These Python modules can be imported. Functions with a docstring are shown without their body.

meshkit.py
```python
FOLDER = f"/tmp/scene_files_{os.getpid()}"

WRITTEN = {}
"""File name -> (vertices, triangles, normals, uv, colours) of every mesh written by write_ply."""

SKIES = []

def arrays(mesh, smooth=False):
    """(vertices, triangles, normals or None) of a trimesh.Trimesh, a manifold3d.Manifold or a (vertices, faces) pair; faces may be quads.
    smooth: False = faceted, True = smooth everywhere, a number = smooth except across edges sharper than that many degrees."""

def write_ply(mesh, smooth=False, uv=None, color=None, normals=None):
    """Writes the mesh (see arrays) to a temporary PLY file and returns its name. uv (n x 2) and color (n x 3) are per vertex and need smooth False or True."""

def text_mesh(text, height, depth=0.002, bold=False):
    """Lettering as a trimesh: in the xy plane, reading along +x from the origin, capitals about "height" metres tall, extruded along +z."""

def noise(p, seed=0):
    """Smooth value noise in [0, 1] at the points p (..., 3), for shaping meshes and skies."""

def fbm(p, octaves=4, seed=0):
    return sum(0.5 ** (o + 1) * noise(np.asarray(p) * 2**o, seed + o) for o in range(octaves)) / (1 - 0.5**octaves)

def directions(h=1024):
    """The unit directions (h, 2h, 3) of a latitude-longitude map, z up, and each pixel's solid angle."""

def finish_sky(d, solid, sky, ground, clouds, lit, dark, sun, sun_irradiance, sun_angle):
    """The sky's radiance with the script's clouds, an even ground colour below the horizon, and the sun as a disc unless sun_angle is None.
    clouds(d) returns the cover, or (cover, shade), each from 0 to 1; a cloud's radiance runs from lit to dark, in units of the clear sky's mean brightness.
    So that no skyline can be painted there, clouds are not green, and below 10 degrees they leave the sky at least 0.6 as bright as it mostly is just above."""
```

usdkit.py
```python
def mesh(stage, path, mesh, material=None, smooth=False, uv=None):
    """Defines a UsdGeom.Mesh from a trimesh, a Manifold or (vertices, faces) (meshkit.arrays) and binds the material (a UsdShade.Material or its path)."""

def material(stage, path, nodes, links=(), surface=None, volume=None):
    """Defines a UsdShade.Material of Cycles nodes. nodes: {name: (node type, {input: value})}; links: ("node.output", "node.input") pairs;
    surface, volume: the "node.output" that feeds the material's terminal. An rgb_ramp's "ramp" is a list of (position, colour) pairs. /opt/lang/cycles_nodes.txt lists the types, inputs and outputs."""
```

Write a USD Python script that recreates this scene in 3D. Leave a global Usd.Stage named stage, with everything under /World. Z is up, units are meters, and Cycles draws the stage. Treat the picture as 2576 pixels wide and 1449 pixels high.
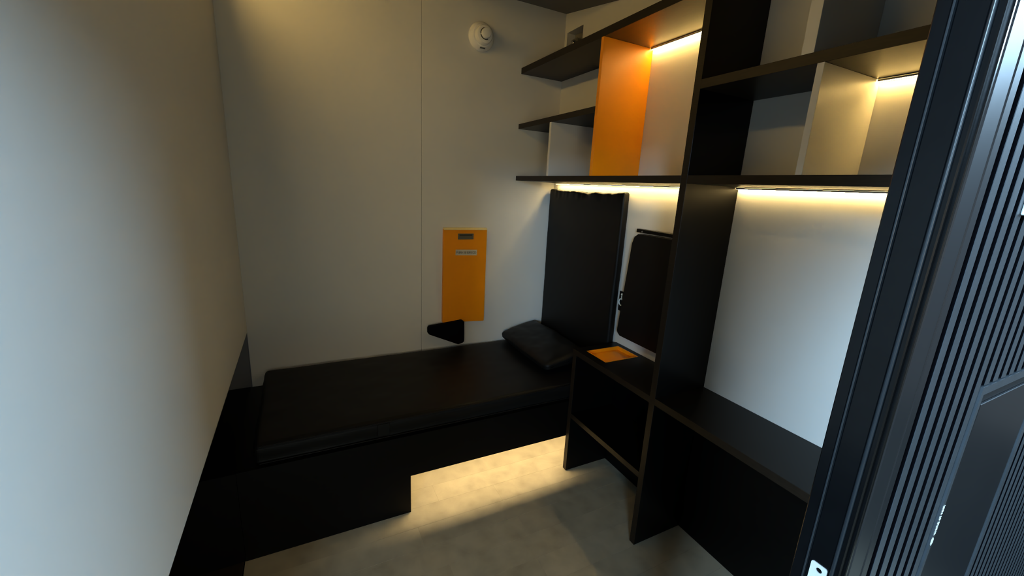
import math
import random

import numpy as np
import manifold3d as m3
import trimesh
from shapely.geometry import Polygon
from pxr import Gf, Sdf, Usd, UsdGeom, UsdLux, UsdShade

import meshkit
import usdkit

random.seed(7)
rng = np.random.default_rng(7)

stage = Usd.Stage.CreateInMemory()
UsdGeom.SetStageUpAxis(stage, UsdGeom.Tokens.z)
UsdGeom.SetStageMetersPerUnit(stage, 1.0)
UsdGeom.Xform.Define(stage, '/World')
UsdGeom.Scope.Define(stage, '/World/Looks')

# ------------------------------------------------------------------ camera
cam = UsdGeom.Camera.Define(stage, '/World/camera')
R_ = (0.89270, -0.44769, 0.05152)      # right
D_ = (-0.06025, -0.23187, -0.97088)    # down
F_ = (0.44660, 0.86360, -0.23397)      # forward
C_ = (0.29720, -2.56109, 1.60)
cam.AddTransformOp().Set(Gf.Matrix4d(*R_, 0, -D_[0], -D_[1], -D_[2], 0, -F_[0], -F_[1], -F_[2], 0, *C_, 1))
cam.CreateHorizontalApertureAttr(36.0)
cam.CreateVerticalApertureAttr(36.0 * 1449 / 2576)
cam.CreateFocalLengthAttr(36.0 * 1042.98 / 2576)
cam.CreateClippingRangeAttr(Gf.Vec2f(0.02, 60))
cam.CreateExposureAttr(0.08)

# ------------------------------------------------------------------ light
I_DOME, I_RIGHT, I_NEAR, I_FAR = 0.07, 22.5, 106.0, 72.0
I_SHELF, I_DESK, I_BED, I_COVE = 62.0, 66.0, 21.5, 15.5
DAY = Gf.Vec3f(0.46, 0.73, 1.0)
dome = UsdLux.DomeLight.Define(stage, '/World/hall_ambience')
dome.CreateColorAttr(Gf.Vec3f(0.72, 0.84, 0.90))      # mixed light of the hall behind
dome.CreateIntensityAttr(I_DOME)


def hall_window(name, a, b, z0, z1, power):
    """A daylit window of the hall from a to b (in plan), lighting the side on the right of the walk from a to b."""
    w = UsdLux.RectLight.Define(stage, '/World/' + name)
    w.CreateWidthAttr(math.hypot(b[0] - a[0], b[1] - a[1]))
    w.CreateHeightAttr(z1 - z0)
    w.CreateColorAttr(DAY)
    w.CreateIntensityAttr(power)
    along = np.array([b[0] - a[0], b[1] - a[1], 0]) / math.hypot(b[0] - a[0], b[1] - a[1])
    back = np.cross(along, (0, 0, 1.0)) * -1      # the light shines along -back
    up = np.cross(back, along)
    w.AddTransformOp().Set(Gf.Matrix4d(*map(float, along), 0, *map(float, up), 0, *map(float, back), 0, (a[0] + b[0]) / 2, (a[1] + b[1]) / 2, (z0 + z1) / 2, 1))


hall_window('hall_window_right', (4.2, -3.0), (4.2, -6.4), 2.5, 4.2, I_RIGHT)
hall_window('hall_window_left', (-2.42, -3.48), (-3.0, -2.70), 2.5, 3.9, I_NEAR)
hall_window('hall_window_back', (-3.8, -9.3), (-4.8, -8.6), 2.5, 3.5, I_FAR)

opp = UsdLux.RectLight.Define(stage, '/World/added_hall_fill')      # added fill to brighten the middle of the back wall; no known lamp
opp.CreateWidthAttr(1.3)
opp.CreateHeightAttr(1.3)
opp.CreateColorAttr(Gf.Vec3f(1.0, 0.93, 0.70))
opp.CreateIntensityAttr(4.6)
opp.AddTranslateOp().Set(Gf.Vec3d(-0.95, -5.8, 1.35))
opp.AddRotateXYZOp().Set(Gf.Vec3f(90, 0, 0))

WARM = (1.0, 0.655, 0.20)

# ------------------------------------------------------------------ helpers
used = {}


def numbered(parent, name):
    k = used.get((parent, name), 0)
    used[(parent, name)] = k + 1
    return f'{parent}/{name}' if k == 0 else f'{parent}/{name}_{k:03d}'


def tag(prim, label=None, cat=None, group=None, kind=None):
    for k, v in (('label', label), ('category', cat), ('group', group), ('kind', kind)):
        if v:
            prim.SetCustomDataByKey(k, v)
    return prim


def obj(name, mesh, mat, parent=None, smooth=30, label=None):
    p = '/World' if parent is None else str(parent.GetPath())
    prim = usdkit.mesh(stage, numbered(p, name), mesh, mat, smooth=smooth).GetPrim()
    if parent is not None and label:
        prim.SetCustomDataByKey('label', label)
    return prim


def group_of(name, label, cat=None, group=None, kind=None):
    x = UsdGeom.Xform.Define(stage, numbered('/World', name)).GetPrim()
    return tag(x, label, cat, group, kind)


def bx(x0, x1, y0, y1, z0, z1, b=0.0015):
    """A box with chamfered edges."""
    c, h = np.array([(x0 + x1) / 2, (y0 + y1) / 2, (z0 + z1) / 2]), np.array([x1 - x0, y1 - y0, z1 - z0]) / 2
    b = min(b, *(h * 0.45))
    pts = []
    for s in np.ndindex(2, 2, 2):
        s = np.array(s) * 2 - 1
        for k in range(3):
            q = h - b
            q[k] = h[k]
            pts.append(c + s * q)
    return trimesh.convex.convex_hull(np.array(pts))


def cat(*ms):
    return trimesh.util.concatenate(list(ms))


def prism(poly, lo, hi, axis):
    """Extrudes a 2-D outline: axis 'y' -> outline in (x, z); axis 'x' -> outline in (y, z); axis 'z' -> (x, y)."""
    m = trimesh.creation.extrude_polygon(poly if isinstance(poly, Polygon) else Polygon(poly), hi - lo, engine='earcut')
    v = m.vertices.copy()
    v[:, 2] += lo
    if axis == 'y':
        v = v[:, [0, 2, 1]]
    elif axis == 'x':
        v = v[:, [2, 0, 1]]
    m = trimesh.Trimesh(v, m.faces, process=False)
    m.fix_normals()
    return m


def diff(a, b):
    def mf(t):
        return m3.Manifold(m3.Mesh(np.asarray(t.vertices, np.float32), np.asarray(t.faces, np.uint32)))
    r = (mf(a) - mf(b)).to_mesh()
    return trimesh.Trimesh(r.vert_properties[:, :3], r.tri_verts, process=False)


def lathe(profile, n=64):
    """Revolves (radius, height) about z."""
    return trimesh.creation.revolve(np.array(profile, float), sections=n)


def pad(sx, sy, sz, r, n=40, shape=None):
    """A soft rounded box centred on the origin; shape(p, normal) may move the points."""
    h = np.array([sx, sy, sz]) / 2
    r = min(r, *h)
    axes = []
    for k in range(3):
        m = max(3, int(n * h[k] / h.max()))
        axes.append(np.concatenate([np.linspace(-h[k], -h[k] + r, 7)[:-1], np.linspace(-h[k] + r, h[k] - r, m), np.linspace(h[k] - r, h[k], 7)[1:]]))
    vs, fs, off = [], [], 0
    for k in range(3):
        a, b = [(1, 2), (2, 0), (0, 1)][k]
        for s in (-1, 1):
            A, B = np.meshgrid(axes[a], axes[b], indexing='ij')
            P = np.zeros(A.shape + (3,))
            P[..., a], P[..., b], P[..., k] = A, B, s * h[k]
            na, nb = A.shape
            i = np.arange(na * nb).reshape(na, nb)
            q = np.stack([i[:-1, :-1], i[1:, :-1], i[1:, 1:], i[:-1, 1:]], -1).reshape(-1, 4)
            if s < 0:
                q = q[:, ::-1]
            vs.append(P.reshape(-1, 3))
            fs.append(np.vstack([q[:, [0, 1, 2]], q[:, [0, 2, 3]]]) + off)
            off += na * nb
    v, f = np.vstack(vs), np.vstack(fs)
    inner = np.clip(v, -(h - r), h - r)
    d = v - inner
    nrm = d / np.maximum(np.linalg.norm(d, axis=1, keepdims=True), 1e-9)
    v = inner + nrm * r
    m = trimesh.Trimesh(v, f, process=False)
    m.merge_vertices(digits_vertex=6)
    v = np.array(m.vertices)
    d = v - np.clip(v, -(h - r), h - r)
    nrm = d / np.maximum(np.linalg.norm(d, axis=1, keepdims=True), 1e-9)
    if shape is not None:
        v = shape(v, nrm, h)
    return trimesh.Trimesh(v, m.faces, process=False)


def tube(points, r, n=10):
    """A round bar along a polyline."""
    P = np.array(points, float)
    out = []
    for a, b in zip(P[:-1], P[1:]):
        out.append(trimesh.creation.cylinder(r, segment=[a, b], sections=n))
    for p in P[1:-1]:
        s = trimesh.creation.icosphere(1, r)
        s.apply_translation(p)
        out.append(s)
    return cat(*out)


def moved(m, t=(0, 0, 0), rot=None):
    m = m.copy()
    if rot is not None:
        m.apply_transform(trimesh.transformations.rotation_matrix(math.radians(rot[0]), rot[1]))
    m.apply_translation(t)
    return m


# ------------------------------------------------------------------ materials
L = '/World/Looks/'


def plain(name, color, rough=0.5, var=0.06, scale=9, spec=0.5, bump=0.0, bscale=300, metallic=0.0, stretch=(1, 1, 1), bdist=0.001):
    c = np.array(color, float)
    nodes = {
        'g': ('geometry', {}),
        'm': ('mapping', {'scale': stretch}),
        'n': ('noise_texture', {'scale': scale, 'detail': 4, 'roughness': 0.55}),
        'r': ('rgb_ramp', {'ramp': [(0.25, tuple(c * (1 - var))), (0.75, tuple(c * (1 + var)))]}),
        'p': ('principled_bsdf', {'roughness': rough, 'specular_ior_level': spec, 'metallic': metallic}),
    }
    links = [('g.position', 'm.vector'), ('m.vector', 'n.vector'), ('n.fac', 'r.fac'), ('r.color', 'p.base_color')]
    if bump:
        nodes['n2'] = ('noise_texture', {'scale': bscale, 'detail': 3})
        nodes['b'] = ('bump', {'strength': bump, 'distance': bdist})
        links += [('m.vector', 'n2.vector'), ('n2.fac', 'b.height'), ('b.normal', 'p.normal')]
    return usdkit.material(stage, L + name, nodes, links, surface='p.BSDF')


cream = plain('cream_laminate', (0.76, 0.735, 0.68), 0.42, 0.015, 3, 0.35)
cream_light = plain('light_divider_laminate', (0.72, 0.70, 0.65), 0.4, 0.015, 3, 0.35)
grey_panel = plain('grey_recess_laminate', (0.16, 0.16, 0.17), 0.5, 0.03, 4)
ceil_m = plain('grey_ceiling_paint', (0.17, 0.165, 0.155), 0.7, 0.03, 4, 0.3)
black_lam = plain('black_wood_laminate', (0.0022, 0.0020, 0.0018), 0.38, 0.35, 12, 0.16, 0.05, 200, stretch=(4, 1, 6))
edge_lam = plain('dark_brown_edge_band', (0.014, 0.009, 0.0052), 0.45, 0.3, 25, 0.25, stretch=(1, 1, 8))
under_lam = plain('dark_brown_wood_laminate', (0.024, 0.017, 0.010), 0.4, 0.25, 14, 0.3, stretch=(8, 1, 1))
leather = plain('black_leatherette', (0.0045, 0.0043, 0.0040), 0.5, 0.15, 20, 0.22, 0.25, 420)
orange = plain('orange_laminate', (0.95, 0.315, 0.002), 0.42, 0.03, 4, 0.4)
edge_highlight = plain('painted_edge_highlight', (1.0, 0.80, 0.36), 0.3, 0.02, 4, 1.0)  # pale colour stands in for the highlight along the table's upper edge
frame_m = plain('black_aluminium', (0.0025, 0.0028, 0.0033), 0.24, 0.15, 30, 0.25, 0.03, 500)
batten_m = plain('black_painted_batten', (0.040, 0.050, 0.060), 0.42, 0.15, 18, 0.5, 0.1, 350)
groove_m = plain('matt_black_backing', (0.002, 0.002, 0.003), 0.9, 0.1, 10, 0.02)
access_m = plain('dark_satin_access_panel', (0.0065, 0.0085, 0.012), 0.38, 0.08, 6, 0.4)
bead_m = plain('grey_black_bead', (0.014, 0.018, 0.022), 0.3, 0.1, 30, 0.45)
rubber = plain('black_rubber', (0.006, 0.006, 0.007), 0.6, 0.1, 10, 0.3)
velvet = plain('black_foam_pad', (0.002, 0.0018, 0.003), 0.9, 0.1, 10, 0.05)
steel = plain('brushed_steel', (0.62, 0.63, 0.63), 0.32, 0.05, 40, 0.5, metallic=1.0, stretch=(1, 8, 1))
plate_m = plain('satin_plate', (0.55, 0.57, 0.57), 0.3, 0.04, 30, 0.6)
white_pl = plain('white_plastic', (0.92, 0.89, 0.82), 0.2, 0.01, 5)
white_card = plain('white_sign_board', (0.85, 0.88, 0.90), 0.4, 0.01, 5)
grey_pl = plain('grey_plastic', (0.13, 0.12, 0.09), 0.4, 0.05, 8)
sticker_m = plain('pale_sticker', (0.62, 0.57, 0.46), 0.5, 0.03, 12)
ink = plain('dark_ink', (0.05, 0.045, 0.035), 0.6, 0.05, 12)
white_ink = plain('white_vinyl_lettering', (0.85, 0.95, 0.95), 0.5, 0.02, 12)
clear_lens = plain('chrome_lens', (0.5, 0.5, 0.48), 0.12, 0.02, 10, metallic=1.0)
niche_m = plain('grey_niche_lining', (0.20, 0.185, 0.15), 0.5, 0.05, 8)

floor_ms = []
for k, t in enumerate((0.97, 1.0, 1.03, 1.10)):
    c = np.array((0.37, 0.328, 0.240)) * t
    floor_ms.append(usdkit.material(stage, L + f'concrete_vinyl_{"abcd"[k]}', {
        'g': ('geometry', {}),
        'n': ('noise_texture', {'scale': 7 + k, 'detail': 6, 'roughness': 0.6, 'distortion': 0.4}),
        'v': ('voronoi_texture', {'scale': 16, 'randomness': 1, 'feature': 'smooth_f1', 'smoothness': 0.6}),
        'a': ('math', {'math_type': 'multiply_add', 'value2': 0.35}),
        'r': ('rgb_ramp', {'ramp': [(0.30, tuple(c * 0.80)), (0.55, tuple(c)), (0.85, tuple(np.minimum(c * 1.17, 0.9)))]}),
        'n2': ('noise_texture', {'scale': 120, 'detail': 3}),
        'b': ('bump', {'strength': 0.12, 'distance': 0.001}),
        'p': ('principled_bsdf', {'roughness': 0.48, 'specular_ior_level': 0.3}),
    }, [('g.position', 'n.vector'), ('g.position', 'v.vector'), ('v.distance', 'a.value1'), ('n.fac', 'a.value3'), ('a.value', 'r.fac'), ('r.color', 'p.base_color'),
        ('g.position', 'n2.vector'), ('n2.fac', 'b.height'), ('b.normal', 'p.normal')], surface='p.BSDF'))


def glow(name, strength, color=WARM):
    return usdkit.material(stage, L + name, {'e': ('emission', {'color': color, 'strength': strength})}, [], surface='e.emission')


# ------------------------------------------------------------------ the setting
W, XF = 1.9113, 1.606          # right wall; front plane of the shelving
H = 2.7126
YN = -2.277                    # inner face of the front wall
YE = -2.345                    # outer face of the fluted front wall
Z1 = 0.7534                    # lower edge of the left wall

floor = group_of('floor', 'pale concrete-look vinyl plank floor', kind='structure')
obj('subfloor', bx(-1.6, 5.0, -7.5, 0.05, -0.06, -0.006), groove_m, floor)
pw = 0.1260
y = -0.0300 - 10 * pw + 10 * pw
row = 0
ys = -1.2900 + pw * 10
while ys > -3.4:
    xs = -0.02 if ys < 0.1 else 0
    cuts = [0.002]
    x = -random.random() * 1.0
    while x < 2.2:
        x += 1.22
        if 0.05 < x < 1.85:
            cuts.append(x)
    cuts.append(1.935 if ys - pw > YN - 0.02 else 2.6)
    top, bot = min(ys, 0.0), ys - pw
    if top - bot > 0.02:
        for a, b in zip(cuts[:-1], cuts[1:]):
            m = floor_ms[rng.integers(0, 3)]
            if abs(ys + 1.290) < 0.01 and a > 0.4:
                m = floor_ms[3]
            obj('floor_plank', bx(a + 0.0001, b - 0.0001, bot + 0.0001, top - 0.0001, -0.008, 0.0, 0.0003), m, floor)
    ys -= pw
obj('recess_floor', bx(-0.5, -0.002, -2.345, 0.0, -0.008, -0.0005), under_lam, floor)
obj('hall_floor', bx(-1.6, 5.0, -7.5, ys - 0.001, -0.008, -0.0005), floor_ms[1], floor)

wl = group_of('wall_left', 'cream laminate wall on the left, open below above the recess', kind='structure')
obj('wall_panel', bx(-0.55, -0.0, YE + 0.01, 0.06, Z1, H + 0.1, 0.002), cream, wl)
obj('recess_soffit', bx(-0.53, -0.003, YE + 0.012, -0.002, Z1 - 0.012, Z1 - 0.0005), black_lam, wl)
obj('recess_panel', bx(-0.56, -0.5, YE + 0.012, -0.001, -0.01, Z1 - 0.013), black_lam, wl)
obj('recess_back', bx(-0.5, -0.004, 0.0, 0.05, 0.0, Z1 - 0.001), grey_panel, wl)

wb = group_of('wall_back', 'cream laminate back wall of two tall panels with a thin seam', kind='structure')
SX = 0.9678
obj('wall_panel', bx(0.0, SX - 0.0008, 0.0, 0.05, 0.0, H + 0.1, 0.001), cream, wb)
obj('wall_panel', bx(SX + 0.0008, W + 0.1, 0.0, 0.05, 0.0, H + 0.1, 0.001), cream, wb)
obj('seam_strip', bx(SX - 0.004, SX + 0.004, 0.004, 0.02, 0.0, H), groove_m, wb)

wr = group_of('wall_right', 'cream laminate wall behind the shelves', kind='structure')
NY0, NY1, NZ0, NZ1 = -0.203, -0.028, 2.488, 2.590
wall = diff(trimesh.creation.box(bounds=[(W, YN, 0), (W + 0.10, -0.0005, H + 0.1)]), trimesh.creation.box(bounds=[(W - 0.02, NY0, NZ0), (W + 0.07, NY1, NZ1)]))
obj('wall_panel', wall, cream, wr, smooth=False)
obj('niche_lining', bx(W + 0.062, W + 0.068, NY0 + 0.001, NY1 - 0.001, NZ0 + 0.001, NZ1 - 0.001), niche_m, wr)

# ceiling: falls slightly towards the door
t = 0.172
cp = np.array([(x, yy, H - 0.005 + (0 if yy > -1e-6 else t * yy) + dz) for x in (-0.0, W) for yy in (0.0, -0.55) for dz in (0, 0.04)])
ce = group_of('ceiling', 'grey ceiling with a sloping strip along the back wall', kind='structure')
obj('ceiling_panel', trimesh.convex.convex_hull(cp), ceil_m, ce, smooth=False)
obj('ceiling_panel', bx(-0.05, W + 0.06, YE, -0.5505, H - 0.005 - t * 0.55, H + 0.06), ceil_m, ce)

# ------------------------------------------------------------------ shelving
sh = group_of('shelving_unit', 'tall black open shelving on the right wall with orange and pale dividers', 'shelving')
YP0, YP1 = -1.4138, -1.3843    # the upright
YS = YN + 0.004                # near end of the shelves
WS = W - 0.001
ZL0, ZL1 = 1.6506, 1.6804


def board(name, x0, x1, y0, y1, z0, z1, parent, face=None, edge=None, axis='x'):
    """A board with its edge band (facing the room) as a sub-part."""
    b = obj(name, bx(x0 + 0.0012, x1, y0, y1, z0, z1, 0.0006), face or black_lam, parent)
    obj('edge_band', bx(x0, x0 + 0.0012, y0, y1, z0, z1, 0.0004), edge or edge_lam, b)
    return b


board('upright', XF, WS, YP0, YP1, 0.0, H - 0.25, sh)
board('shelf', XF, WS, YP1 + 0.0003, -0.0015, ZL0, ZL1, sh)
board('shelf', XF, WS, YS, YP0 - 0.0003, ZL0, ZL1, sh)
board('shelf', XF, WS, -0.8055, -0.0015, 1.9767, 2.0063, sh)
board('shelf', XF, WS, YP1 + 0.0003, -0.0015, 2.3058, 2.3401, sh, under_lam)
board('shelf', XF, WS, YS, YP0 - 0.0003, 1.9804, 2.0114, sh, under_lam)
board('divider', XF, WS, -0.8250, -0.8060, ZL1 + 0.0003, 2.3055, sh, orange, orange)
board('divider', XF, WS, -0.4090, -0.3900, ZL1 + 0.0003, 1.9764, sh, cream_light, cream_light)
board('divider', XF, WS, -1.8210, -1.8020, ZL1 + 0.0003, 1.9801, sh, cream_light, cream_light)
board('divider', XF, WS, -1.7860, -1.7520, 2.0117, H - 0.25, sh, cream_light, cream_light)

# ------------------------------------------------------------------ nightstand and desk
ZN = 0.7545
ns = group_of('nightstand', 'black open nightstand with one shelf between bed and upright', 'nightstand')
TX0, TX1, TY0, TY1 = 1.6555, 1.8765, -1.0255, -0.8635
top = diff(trimesh.creation.box(bounds=[(XF + 0.0012, YP1 + 0.0003, ZN - 0.03), (WS, -0.8065, ZN)]), trimesh.creation.box(bounds=[(TX0 - 0.001, TY0 - 0.001, ZN - 0.024), (TX1 + 0.001, TY1 + 0.001, ZN + 0.1)]))
tp = obj('top_board', top, black_lam, ns, smooth=False)
obj('edge_band', bx(XF, XF + 0.0012, YP1 + 0.0003, -0.8065, ZN - 0.03, ZN, 0.0004), edge_lam, tp)
board('side_panel', XF, WS, -0.8400, -0.8105, 0.0, ZN - 0.0303, ns)
board('shelf', XF, WS, YP1 + 0.0003, -0.8403, 0.3460, 0.3740, ns)
obj('back_panel', bx(WS - 0.012, WS, YP1 + 0.0003, -0.8403, 0.0, 0.3457), black_lam, ns)
obj('back_panel', bx(WS - 0.012, WS, YP1 + 0.0003, -0.8403, 0.3743, ZN - 0.0303), black_lam, ns)

dk = group_of('desk', 'long black wall-hung desk top to the right of the upright', 'desk')
board('top_board', XF, WS, YS, YP0 - 0.0003, ZN - 0.028, 0.757, dk)
obj('back_panel', bx(WS - 0.012, WS, YS, YP0 - 0.0003, 0.0, ZN - 0.0283), black_lam, dk)

# orange tray let into the nightstand top
tr = group_of('tray', 'shallow orange tray let into the black nightstand top', 'tray')
o = trimesh.creation.box(bounds=[(TX0, TY0, ZN - 0.0225), (TX1, TY1, ZN + 0.0012)])
i = trimesh.creation.box(bounds=[(TX0 + 0.005, TY0 + 0.005, ZN - 0.0185), (TX1 - 0.005, TY1 - 0.005, ZN + 0.1)])
obj('rim', diff(o, i), orange, tr, smooth=False)
obj('raised_base', bx(TX0 + 0.006, TX1 - 0.05, TY0 + 0.006, TY1 - 0.03, ZN - 0.0183, ZN - 0.011), orange, tr)

# ------------------------------------------------------------------ bed
YB = -0.802
bed = group_of('bed_frame', 'black built-in bed base with a lit opening at its foot', 'bed')
XC, ZC, XE, ZT = 0.7055, 0.2079, 1.9080, 0.430
obj('front_panel', prism([(0.0062, 0), (XC, 0), (XC, ZC), (XE, ZC), (XE, ZT), (0.0062, ZT)], YB, YB + 0.018, 'y'), black_lam, bed, smooth=False)
obj('front_panel', bx(-0.498, 0.0052, YB, YB + 0.018, 0.0, ZT), black_lam, bed)
obj('inner_panel', bx(XC - 0.018, XC, YB + 0.0185, -0.002, 0.0, ZT - 0.019), black_lam, bed)
obj('platform', bx(-0.498, WS - 0.001, YB + 0.0185, -0.002, ZT - 0.018, ZT), black_lam, bed)


def soft(v, n, h):
    w = meshkit.fbm(v * np.array([6, 9, 14]) + 3, 4, 3) - 0.5
    q = v + n * (w * 0.010)[:, None]
    q[:, 2] += np.where(n[:, 2] > 0.3, 0.006 * (1 - (v[:, 0] / h[0]) ** 6) * (1 - (v[:, 1] / h[1]) ** 6), 0)
    side = (np.abs(n[:, 1]) > 0.5)
    q[:, 1] += side * np.sign(v[:, 1]) * 0.004 * np.sin(v[:, 2] * 90) * (np.abs(v[:, 2]) < 0.03)
    return q


MX0, MX1, MZ1 = 0.068, 1.855, 0.532
mat = group_of('mattress', 'black leatherette mattress on the built-in bed', 'mattress')
obj('body', moved(pad(MX1 - MX0, 0.770, MZ1 - ZT - 0.006, 0.022, 90, soft), ((MX0 + MX1) / 2, -0.4040, (MZ1 + ZT) / 2)), leather, mat, smooth=True)
yy = -0.792
obj('piping', cat(tube([(MX0 + 0.02, yy, 0.522), (MX1 - 0.05, yy, 0.522)], 0.0028), tube([(MX0 + 0.02, yy, 0.444), (MX1 - 0.05, yy, 0.444)], 0.0028)), leather, mat, smooth=True)
obj('zip_flap', moved(pad(0.055, 0.006, 0.062, 0.003, 8), (0.585, -0.7915, 0.483)), leather, mat, smooth=True)


def pillow_shape(v, n, h):
    u, w = v[:, 0] / h[0], v[:, 1] / h[1]
    t = (1 - np.abs(u) ** 3.2) ** 0.55 * (1 - np.abs(w) ** 3.2) ** 0.55
    q = v.copy()
    q[:, 2] = v[:, 2] * (0.52 + 0.48 * np.nan_to_num(t)) * (0.80 + 0.20 * u)
    f = meshkit.fbm(v * np.array([9, 7, 9]) + 11, 3, 5) - 0.5
    q[:, 2] += f * 0.022 * (v[:, 2] > 0)
    q[:, 0] *= 1 - 0.05 * np.abs(w) ** 2
    return q


pl = obj('pillow', moved(moved(pad(0.30, 0.625, 0.125, 0.034, 50, pillow_shape), rot=(-10, (0, 1, 0))), (1.668, -0.355, MZ1 + 0.076)), leather, smooth=True)
tag(pl, 'black leatherette pillow at the head of the bed', 'pillow')


def back_shape(v, n, h):
    q = v.copy()
    top = np.clip((v[:, 2] - (h[2] - 0.07)) / 0.07, 0, 1)
    ruck = meshkit.fbm(np.stack([v[:, 1] * 22, v[:, 2] * 5, v[:, 0] * 0 + 2], 1), 3, 8) - 0.5
    q[:, 0] -= (n[:, 0] < -0.1) * (0.036 * ruck * top + 0.004 * (meshkit.fbm(v * 7 + 5, 3, 2) - 0.5))
    q[:, 2] += top * (0.016 * ruck - 0.012 * (1 - (v[:, 1] / h[1]) ** 4))
    q[:, 1] += 0.006 * np.sign(v[:, 1]) * (meshkit.fbm(np.stack([v[:, 2] * 6, v[:, 1] * 0, v[:, 0] * 0], 1) + 4, 2, 9) - 0.5) * (np.abs(n[:, 1]) > 0.4)
    return q


bk = obj('back_cushion', moved(pad(0.048, 0.760, 1.072, 0.016, 80, back_shape), (W - 0.027, -0.410, 0.5385 + 0.538)), leather, smooth=True)
tag(bk, 'tall black leatherette back cushion standing upright behind the pillow', 'cushion')

# ------------------------------------------------------------------ folded wall seat
ws = group_of('wall_seat', 'black padded wall seat folded flat above the nightstand', 'wall seat')
pz = Polygon([(-0.862, 0.838), (-0.855, 0.850), (-0.893, 1.35), (-0.906, 1.385), (-0.930, 1.402), (-1.372, 1.402), (-1.372, 0.826), (-0.880, 0.826)])
seat = prism(pz.buffer(-0.006).buffer(0.006), W - 0.050, W - 0.012, 'x')
obj('seat_pad', seat, leather, ws)
obj('seat_board', prism(pz.buffer(-0.012), W - 0.0118, W - 0.002, 'x'), black_lam, ws)
obj('hinge_rail', bx(W - 0.030, W - 0.002, -1.378, -0.893, 1.4085, 1.4265), black_lam, ws)
obj('screw', moved(lathe([(0, 0), (0.004, 0), (0.0035, 0.002), (0, 0.0025)], 16), (W - 0.030, -0.935, 1.4150), (-90, (0, 1, 0))), steel, ws)

# wheelchair sign beside the seat
sg = group_of('sign', 'small black sign with a white wheelchair symbol between the back cushion and the wall seat', 'sign')
obj('plate', bx(W - 0.004, W - 0.001, -0.846, -0.792, 0.948, 1.062), rubber, sg)


def yz(pts2, r):
    return tube([(W - 0.0045, -0.8150 - a, 1.014 + b) for a, b in pts2], r, 8)


arc = [(0.019 * math.cos(t) - 0.001, 0.019 * math.sin(t) - 0.014) for t in np.linspace(math.radians(110), math.radians(345), 22)]
obj('symbol', cat(moved(trimesh.creation.icosphere(2, 0.0070), (W - 0.0045, -0.8140, 1.045)), yz([(-0.001, 0.024), (0.000, 0.002), (0.012, 0.002), (0.016, -0.014)], 0.0044), yz(arc, 0.0038)), white_ink, sg, smooth=True)

# ------------------------------------------------------------------ back wall objects
op = group_of('fold_down_table', 'orange fold-down table panel closed flat on the back wall', 'table')
obj('panel', moved(prism(Polygon([(1.1035, 0.706), (1.4005, 0.690), (1.4005, 1.3285), (1.1035, 1.3285)]).buffer(-0.004).buffer(0.004), -0.022, -0.001, 'y')), orange, op)
obj('top_edge_highlight', trimesh.convex.convex_hull(np.array([(x, y, z) for x in (1.1040, 1.4000) for y, z in ((-0.0265, 1.3220), (-0.0265, 1.3245), (-0.0150, 1.3350), (-0.001, 1.3350), (-0.001, 1.3288), (-0.0222, 1.3288), (-0.0222, 1.3220))])), edge_highlight, op, smooth=False, label='upper edge with its bright highlight painted in pale colour')
hd = obj('handle', diff(trimesh.creation.box(bounds=[(1.199, -0.0265, 1.261), (1.305, -0.0222, 1.2985)]), trimesh.creation.box(bounds=[(1.206, -0.03, 1.2665), (1.298, -0.0235, 1.293)])), grey_pl, op, smooth=False)
obj('finger_bar', bx(1.209, 1.295, -0.0262, -0.0236, 1.284, 1.292), ink, hd)
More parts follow.
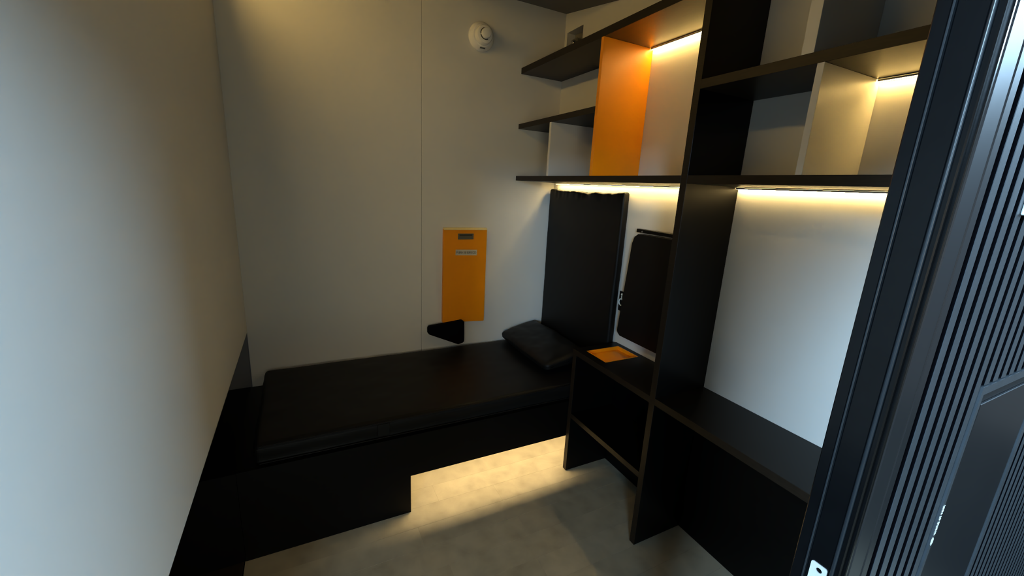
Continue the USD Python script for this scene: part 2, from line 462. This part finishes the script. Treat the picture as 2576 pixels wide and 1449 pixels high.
st = obj('sticker', moved(bx(-0.0745, 0.0745, -0.0008, 0.0, -0.0185, 0.0185, 0.0003), (1.2595, -0.0223, 1.1740), (1.5, (0, 1, 0))), sticker_m, op, label='pale sticker lettered FUERA DE SERVICIO')
tm = meshkit.text_mesh('FUERA DE SERVICIO', 0.0135, 0.0004, bold=True)
tm.apply_translation([-tm.bounds.mean(0)[0], -tm.bounds.mean(0)[1], 0])
tm.apply_scale([0.136 / (tm.bounds[1][0] - tm.bounds[0][0]), 1, 1])
tm.apply_transform(trimesh.transformations.rotation_matrix(math.pi / 2, (1, 0, 0)))
obj('lettering', moved(tm, (1.2595, -0.02312, 1.1740), (1.5, (0, 1, 0))), ink, st, smooth=False)

wedge = Polygon([(1.005, 0.690), (1.240, 0.712), (1.243, 0.565), (1.207, 0.556), (1.005, 0.650)]).buffer(-0.012).buffer(0.018)
br = obj('table_bracket', prism(wedge, -0.052, -0.0235, 'y'), velvet)
tag(br, 'black rounded wedge-shaped bracket under the orange wall panel', 'bracket')

sd = group_of('smoke_detector', 'round white smoke detector high on the back wall', 'smoke detector')


def onwall(m, x, z, y=-0.001):
    return moved(m, (x, y, z), (90, (1, 0, 0)))


SDX, SDZ = 1.3235, 2.462
obj('base', onwall(lathe([(0, 0), (0.0785, 0), (0.0800, 0.006), (0.0785, 0.016), (0.068, 0.030), (0.060, 0.036), (0, 0.036)]), SDX, SDZ), white_pl, sd)
obj('housing', onwall(lathe([(0, 0.0362), (0.0530, 0.0362), (0.0515, 0.058), (0.046, 0.067), (0.036, 0.071), (0, 0.071)]), SDX, SDZ), white_pl, sd)
obj('cap', onwall(lathe([(0, 0.0712), (0.0285, 0.0712), (0.0280, 0.090), (0.025, 0.096), (0.012, 0.099), (0, 0.0995)]), SDX, SDZ), white_pl, sd)
slots = []
for a0, a1 in ((95, 185), (195, 300)):
    slots.append(tube([(SDX + 0.0295 * math.cos(math.radians(a)), -0.0745, SDZ + 0.0295 * math.sin(math.radians(a))) for a in np.linspace(a0, a1, 14)], 0.0030, 8))
obj('vent_slot', cat(*slots), ink, sd, smooth=True)
obj('maker_plate', bx(SDX - 0.016, SDX + 0.016, -0.0375, -0.0275, SDZ - 0.0685, SDZ - 0.0635), grey_pl, sd)

em = group_of('emergency_lamp', 'small lamp with a chrome lens in the square niche above the top shelf', 'lamp')
obj('body', bx(W + 0.026, W + 0.061, NY1 - 0.075, NY1 - 0.008, NZ0 + 0.0002, NZ0 + 0.066, 0.010), grey_pl, em)
obj('lens', moved(trimesh.creation.icosphere(3, 0.019), (W + 0.018, NY1 - 0.062, NZ0 + 0.030)), clear_lens, em, smooth=True)

# ------------------------------------------------------------------ light strips
led_hot = glow('led_shelf_diffuser', I_SHELF)
led_desk = glow('led_desk_diffuser', I_DESK * 0.58, (1.0, 0.71, 0.28))
led_hot_near = glow('led_near_shelf_diffuser', I_SHELF * 0.70)
led_desk_near = glow('led_near_desk_diffuser', I_DESK * 0.50, (1.0, 0.71, 0.28))
led_bed = glow('led_bed_diffuser', I_BED, (1.0, 0.74, 0.365))


def led(label, y0, y1, ztop, mat, x0=W - 0.0195, x1=W - 0.0016):
    """A U-shaped channel, open downwards, with the diffuser between its lips."""
    t = group_of('light_strip', label, 'light strip', 'warm light strips under the shelves')
    z = ztop - 0.0004
    obj('channel', cat(bx(x0, x1, y0, y1, z - 0.0020, z, 0.0003), bx(x0, x0 + 0.0013, y0, y1, z - 0.0078, z - 0.0021, 0.0003), bx(x1 - 0.0013, x1, y0, y1, z - 0.0078, z - 0.0021, 0.0003)), steel, t)
    obj('diffuser', bx(x0 + 0.0014, x1 - 0.0014, y0 + 0.001, y1 - 0.001, z - 0.0080, z - 0.0022, 0.0005), mat, t)
    return t


led('warm light strip under the long lower shelf above the back cushion', YP1 + 0.002, -0.070, ZL0, led_desk, W - 0.033, W - 0.015)
led('warm light strip under the lower shelf above the desk', YS + 0.005, YP0 - 0.002, ZL0, led_desk_near)
led('warm light strip under the top shelf right of the orange divider', YP1 + 0.002, -0.827, 2.3058, led_hot)
led('warm light strip under the upper desk shelf right of the pale divider', YS + 0.005, -1.823, 1.9804, led_hot_near)
t = group_of('light_strip', 'warm light strip hidden under the bed platform', 'light strip')
obj('channel', bx(XC + 0.03, 1.88, -0.702, -0.598, ZT - 0.024, ZT - 0.0183), steel, t)
obj('diffuser', bx(XC + 0.035, 1.875, -0.700, -0.600, ZT - 0.030, ZT - 0.0243), led_bed, t)

cv = group_of('cove_light', 'cream ledge with a warm light strip high along the left wall', 'light')
obj('ledge', bx(0.0003, 0.037, -1.65, -0.0005, 2.500, 2.520), cream, cv)
obj('channel', bx(0.002, 0.0095, -1.62, -0.180, 2.5203, 2.600), steel, cv)
obj('diffuser', bx(0.0097, 0.024, -1.62, -0.180, 2.535, 2.600, 0.006), glow('cove_diffuser', I_COVE), cv)

# ------------------------------------------------------------------ door frame and fluted front wall
df = group_of('door_1', 'black aluminium door frame at the entrance on the right', kind='structure')
DH = 1.98
obj('stop', bx(1.001, 1.045, -2.2935, YN, 0.0, DH), frame_m, df)
obj('seal', bx(0.9990, 1.02, -2.2962, -2.2937, 0.0, DH, 0.0008), bead_m, df)
obj('jamb', bx(1.003, 1.045, -2.3270, -2.2964, 0.0, DH), frame_m, df)
obj('seal', moved(trimesh.creation.cylinder(0.0028, DH, sections=14), (1.0030, -2.3298, DH / 2)), bead_m, df, smooth=True)
obj('cover_strip', bx(1.0005, 1.045, -2.3400, -2.3328, 0.0, DH, 0.0025), frame_m, df)
sk = diff(prism(Polygon([(-2.3245, 0.80), (-2.3015, 0.80), (-2.3015, 1.044), (-2.3245, 1.044)]).buffer(-0.004).buffer(0.004), 1.0012, 1.0028, 'x'),
          prism(Polygon([(-2.314 + 0.0042 * math.cos(a), 1.0335 + 0.0042 * math.sin(a)) for a in np.linspace(0, 2 * math.pi, 32, endpoint=False)]), 0.99, 1.02, 'x'))
obj('strike_plate', sk, plate_m, df, label='polished steel strike plate')

wf = group_of('wall_front', 'black fluted outer wall of vertical battens right of the door', kind='structure')
obj('wall_core', bx(1.046, 2.75, YE + 0.022, YN - 0.0005, 0.0, 2.9), groove_m, wf)
obj('inner_lining', bx(1.046, W + 0.1, YN - 0.0004, YN + 0.003, 0.0, H), black_lam, wf)
obj('casing', bx(1.0085, 1.0145, YE + 0.001, YE + 0.022, 0.0, DH, 0.001), frame_m, wf)
obj('casing', bx(1.0147, 1.0600, YE, YE + 0.022, 0.0, DH, 0.002), access_m, wf)
obj('casing', bx(1.0602, 1.0830, YE - 0.0008, YE + 0.022, 0.0, DH, 0.002), access_m, wf)
P0, PITCH, GAP = 1.0830, 0.0405, 0.0192
AX0, AX1, AZ = 1.349, 1.696, 1.2900
k = 0
while P0 + PITCH * (k + 1) < 2.72:
    a, b = P0 + PITCH * k + GAP, P0 + PITCH * (k + 1)
    z0 = AZ + 0.018 if (b > AX0 - 0.012 and a < AX1 + 0.012) else 0.0
    sl = obj('batten', bx(a, b, YE + 0.0010, YE + 0.0218, z0, 2.9, 0.0003), groove_m, wf)
    obj('face', bx(a, b, YE, YE + 0.0009, z0, 2.9, 0.0003), batten_m, sl)
    k += 1
obj('header', bx(-0.55, 1.046, YE + 0.01, YN, DH, 2.9), frame_m, wf)

ap = group_of('access_panel', 'flat black access panel let into the fluted outer wall', 'panel')
obj('frame', diff(trimesh.creation.box(bounds=[(AX0 - 0.012, YE - 0.002, 0.10), (AX1 + 0.012, YE + 0.0215, AZ + 0.016)]), trimesh.creation.box(bounds=[(AX0, YE - 0.05, 0.112), (AX1, YE + 0.05, AZ)])), batten_m, ap, smooth=False)
obj('gasket', bx(AX0 + 0.0002, AX1 - 0.0002, YE + 0.004, YE + 0.0214, 0.1122, AZ - 0.0002), rubber, ap)
obj('door', bx(AX0 + 0.012, AX1 - 0.012, YE - 0.0005, YE + 0.0038, 0.125, AZ - 0.022, 0.002), access_m, ap)

lt = meshkit.text_mesh('world of rest', 0.0085, 0.0006, bold=True)
lt.apply_translation([-lt.bounds[0][0], -lt.bounds.mean(0)[1], 0])
lt.apply_scale([0.066 / lt.bounds[1][0], 1, 1])
logo = prism(Polygon([(0.0, 0.0), (0.006, 0.0042), (0.014, 0.0048), (0.018, 0.001), (0.013, -0.0042), (0.005, -0.0040)]).buffer(0.0008), 0.0, 0.0006, 'z')
logo.apply_translation((-0.024, 0, 0))
lt = cat(lt, logo)
lt.apply_transform(trimesh.transformations.rotation_matrix(math.pi / 2, (0, 0, 1)))
lt.apply_transform(trimesh.transformations.rotation_matrix(math.pi / 2, (1, 0, 0)))
obj('lettering', moved(lt, (AX0 - 0.0062, YE - 0.0022, 0.998)), white_ink, ap, smooth=False, label='white lettering running up the frame')

wsn = obj('notice_board', bx(1.2365, 1.45, YE - 0.006, YE - 0.0005, 1.600, 1.90), white_card)
tag(wsn, 'white notice board on the fluted outer wall at the right edge', 'sign')
